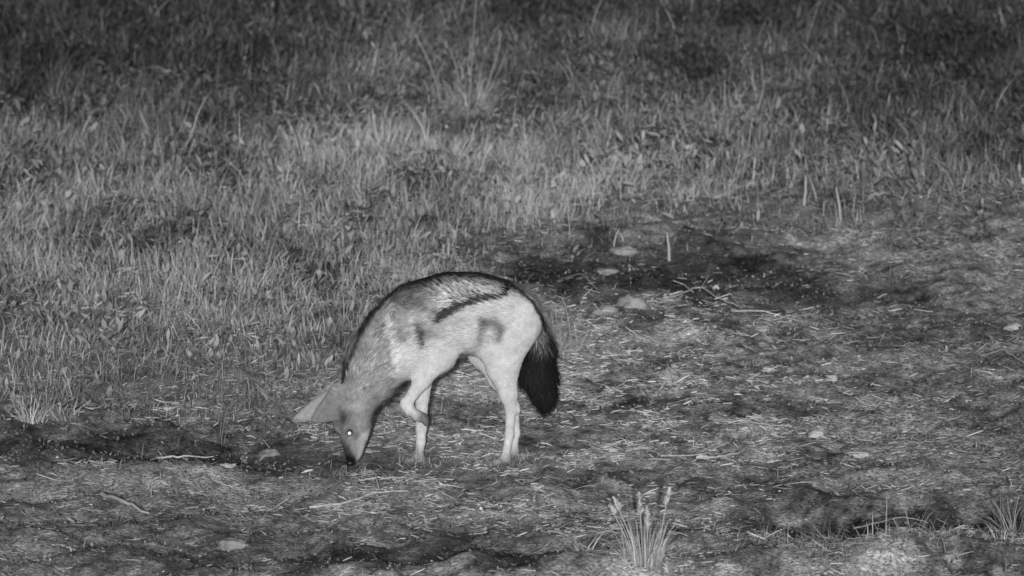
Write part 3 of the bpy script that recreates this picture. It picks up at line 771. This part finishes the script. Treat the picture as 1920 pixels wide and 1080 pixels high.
def coat_all(P, Nn, tg=None):
    c, px, py = coat(P, Nn)
    isH = (px < 705) & (py > 700) | (px < 640)
    hc = headcoat(P, c); c = np.where(isH, hc, c)
    pw = blob(px, py, 800, 786, 18, 15) * (P[:, 1] < -.055) * (px > 772); c = c * (1 - .72 * np.clip(pw * 1.6, 0, 1))
    leg = sst(840, 862, py) * sst(740, 750, px); c = c * (1 - .45 * leg)
    # inner far legs slightly greyer
    return np.clip(c, .006, .72), px, py
cv, bpx, bpy_ = coat_all(V, NV)

jroot = empty("jackal", (float(on_depth(870, 868, 0)[0]), 0, 0))
tag(jroot, "black saddled jackal with dark bushy tail sniffing the ground with one forepaw lifted", "jackal")
body = quads_obj("body", V, Q, M_skin, jroot, vcol=cv)

# fur: fine tapering hairs lying back along the body
NH = 210000
pf = FA / FA.sum(); fi = rng.choice(len(Q), NH, p=pf); u, v = rng.uniform(0, 1, NH)[:, None], rng.uniform(0, 1, NH)[:, None]
q = Q[fi]; Pr = (V[q[:, 0]] * (1 - u) + V[q[:, 1]] * u) * (1 - v) + (V[q[:, 3]] * (1 - u) + V[q[:, 2]] * u) * v
Nr = (NV[q[:, 0]] * (1 - u) + NV[q[:, 1]] * u) * (1 - v) + (NV[q[:, 3]] * (1 - u) + NV[q[:, 2]] * u) * v
Nr /= np.linalg.norm(Nr, axis=1)[:, None]
D = np.zeros((NH, 3)); wsum = np.zeros(NH); lenw = np.zeros(NH)
flen = {'body': .021, 'neck': .022, 'leg': .008, 'paw': .005, 'head': .009, 'tail': .042}
for p in prims:
    r = max(p['ra'], p['rb']); m = np.linalg.norm(Pr - (p['a'] + p['b']) / 2, axis=1) < np.linalg.norm(p['a'] - p['b']) / 2 + r * 1.3 + .02
    d, _ = capdist(Pr[m], p); w = np.exp(-np.maximum(d, 0) / .004) + 1e-9
    dr = p['b'] - p['a']; dr = dr / (np.linalg.norm(dr) + 1e-9)
    D[m] += w[:, None] * dr; lenw[m] += w * flen[p['tag']]; wsum[m] += w
lenw /= wsum + 1e-12; lenw = np.clip(lenw, .004, .05)
D = D / (np.linalg.norm(D, axis=1)[:, None] + 1e-9)
fc_, fpx, fpy = coat_all(Pr, Nr)
isear = (fpx < 634) & (fpy < 800)
lenw = np.where(isear, .005, lenw); D[isear] = np.array([-.8, 0, -.5])
lenw = np.where((fpx < 695) & (fpy > 795), .0045, lenw)
sadm = blob(fpx, fpy, 850, 545, 110, 32)
D = D - (D * Nr).sum(1)[:, None] * Nr; D /= np.linalg.norm(D, axis=1)[:, None] + 1e-9
B = np.cross(Nr, D)
clump = fbm(fpx / 5, fpy / 5, 110, 2); cl2 = fbm(fpx / 8, fpy / 8, 114, 2)
dirv = D + .45 * cl2[:, None] * B + .22 * rng.normal(0, 1, (NH, 1)) * B * (1 - .5 * sadm[:, None]) + Nr * np.clip(rng.uniform(.10, .40, NH) + .45 * clump, .02, .9)[:, None]
dirv[:, 2] -= .15
# hairs in the front of the saddle sweep down and back
dirv[:, 2] -= .55 * np.clip(sadm, 0, 1)
tlm = sst(.026, .036, lenw)
dirv += tlm[:, None] * (.16 * rng.normal(0, 1, (NH, 3)) + .15 * cl2[:, None] * B)
dirv /= np.linalg.norm(dirv, axis=1)[:, None]
Lh = lenw * rng.uniform(.55, 1.15, NH) * (1 + .35 * sadm); Wh = np.clip(lenw * .055, .0006, .0013) * rng.uniform(.8, 1.6, NH)
side = np.cross(dirv, Nr); side /= np.linalg.norm(side, axis=1)[:, None] + 1e-9
p0 = Pr - .001 * Nr; p1 = p0 + dirv * (Lh * .55)[:, None]; p2 = p0 + dirv * Lh[:, None] - Nr * (Lh * .10)[:, None]
jit = np.exp(rng.normal(0, .18, NH) + tlm * rng.normal(.05, .55, NH) + .30 * clump + np.clip(sadm, 0, 1) * (fc_ > .05) * rng.normal(0, .45, NH) + .25 * rng.normal(0, 1, NH) * ((fpx < 740) & (fpy < 720) & (fpx > 640)))
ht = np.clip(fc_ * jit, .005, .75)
Wc = (Wh * .5)[:, None]
FV = np.stack([p0 - side * Wc, p0 + side * Wc, p1 - side * Wc * .7, p1 + side * Wc * .7, p2], 1).reshape(-1, 3)
FN = np.repeat(Nr, 5, 0)
base = (np.arange(NH) * 5)[:, None]
lp = np.concatenate([base + [[0, 1, 3, 2]], base + [[2, 3, 4]]], 1).ravel(); tot = np.tile([4, 3], NH); stt = np.concatenate([[0], np.cumsum(tot)[:-1]])
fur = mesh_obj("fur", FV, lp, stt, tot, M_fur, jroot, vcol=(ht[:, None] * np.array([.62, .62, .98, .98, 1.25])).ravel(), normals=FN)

def ball(name, c, r, mat, parent, sq=(1, 1, 1), rot=None):
    bm = bmesh.new(); bmesh.ops.create_uvsphere(bm, u_segments=24, v_segments=16, radius=r)
    for v in bm.verts: v.co = (v.co.x * sq[0], v.co.y * sq[1], v.co.z * sq[2])
    me = bpy.data.meshes.new(name); bm.to_mesh(me); bm.free(); me.polygons.foreach_set("use_smooth", np.ones(len(me.polygons), bool)); me.materials.append(mat)
    o = bpy.data.objects.new(name, me); col.objects.link(o); o.parent = parent; o.location = Vector(c) - Vector(parent_loc(parent)); return o
for sgn in (-1, 1):
    c = on_depth(656, 809, hy); c[1] = hy + sgn * .0225
    e = ball("eye", c, .0056, M_eye, jroot)
    d = Vector((-.10, sgn * 1.0, .16)).normalized()
    ball("pupil", Vector(c) + d * .0040, .0041, M_pupil, e)
nz = on_depth(656, 868, hy - .002)
ball("nose", nz, .0098, M_nose, jroot, (1.05, 1.0, .75))
print("verts", len(V), "grass", len(lawn.data.polygons))
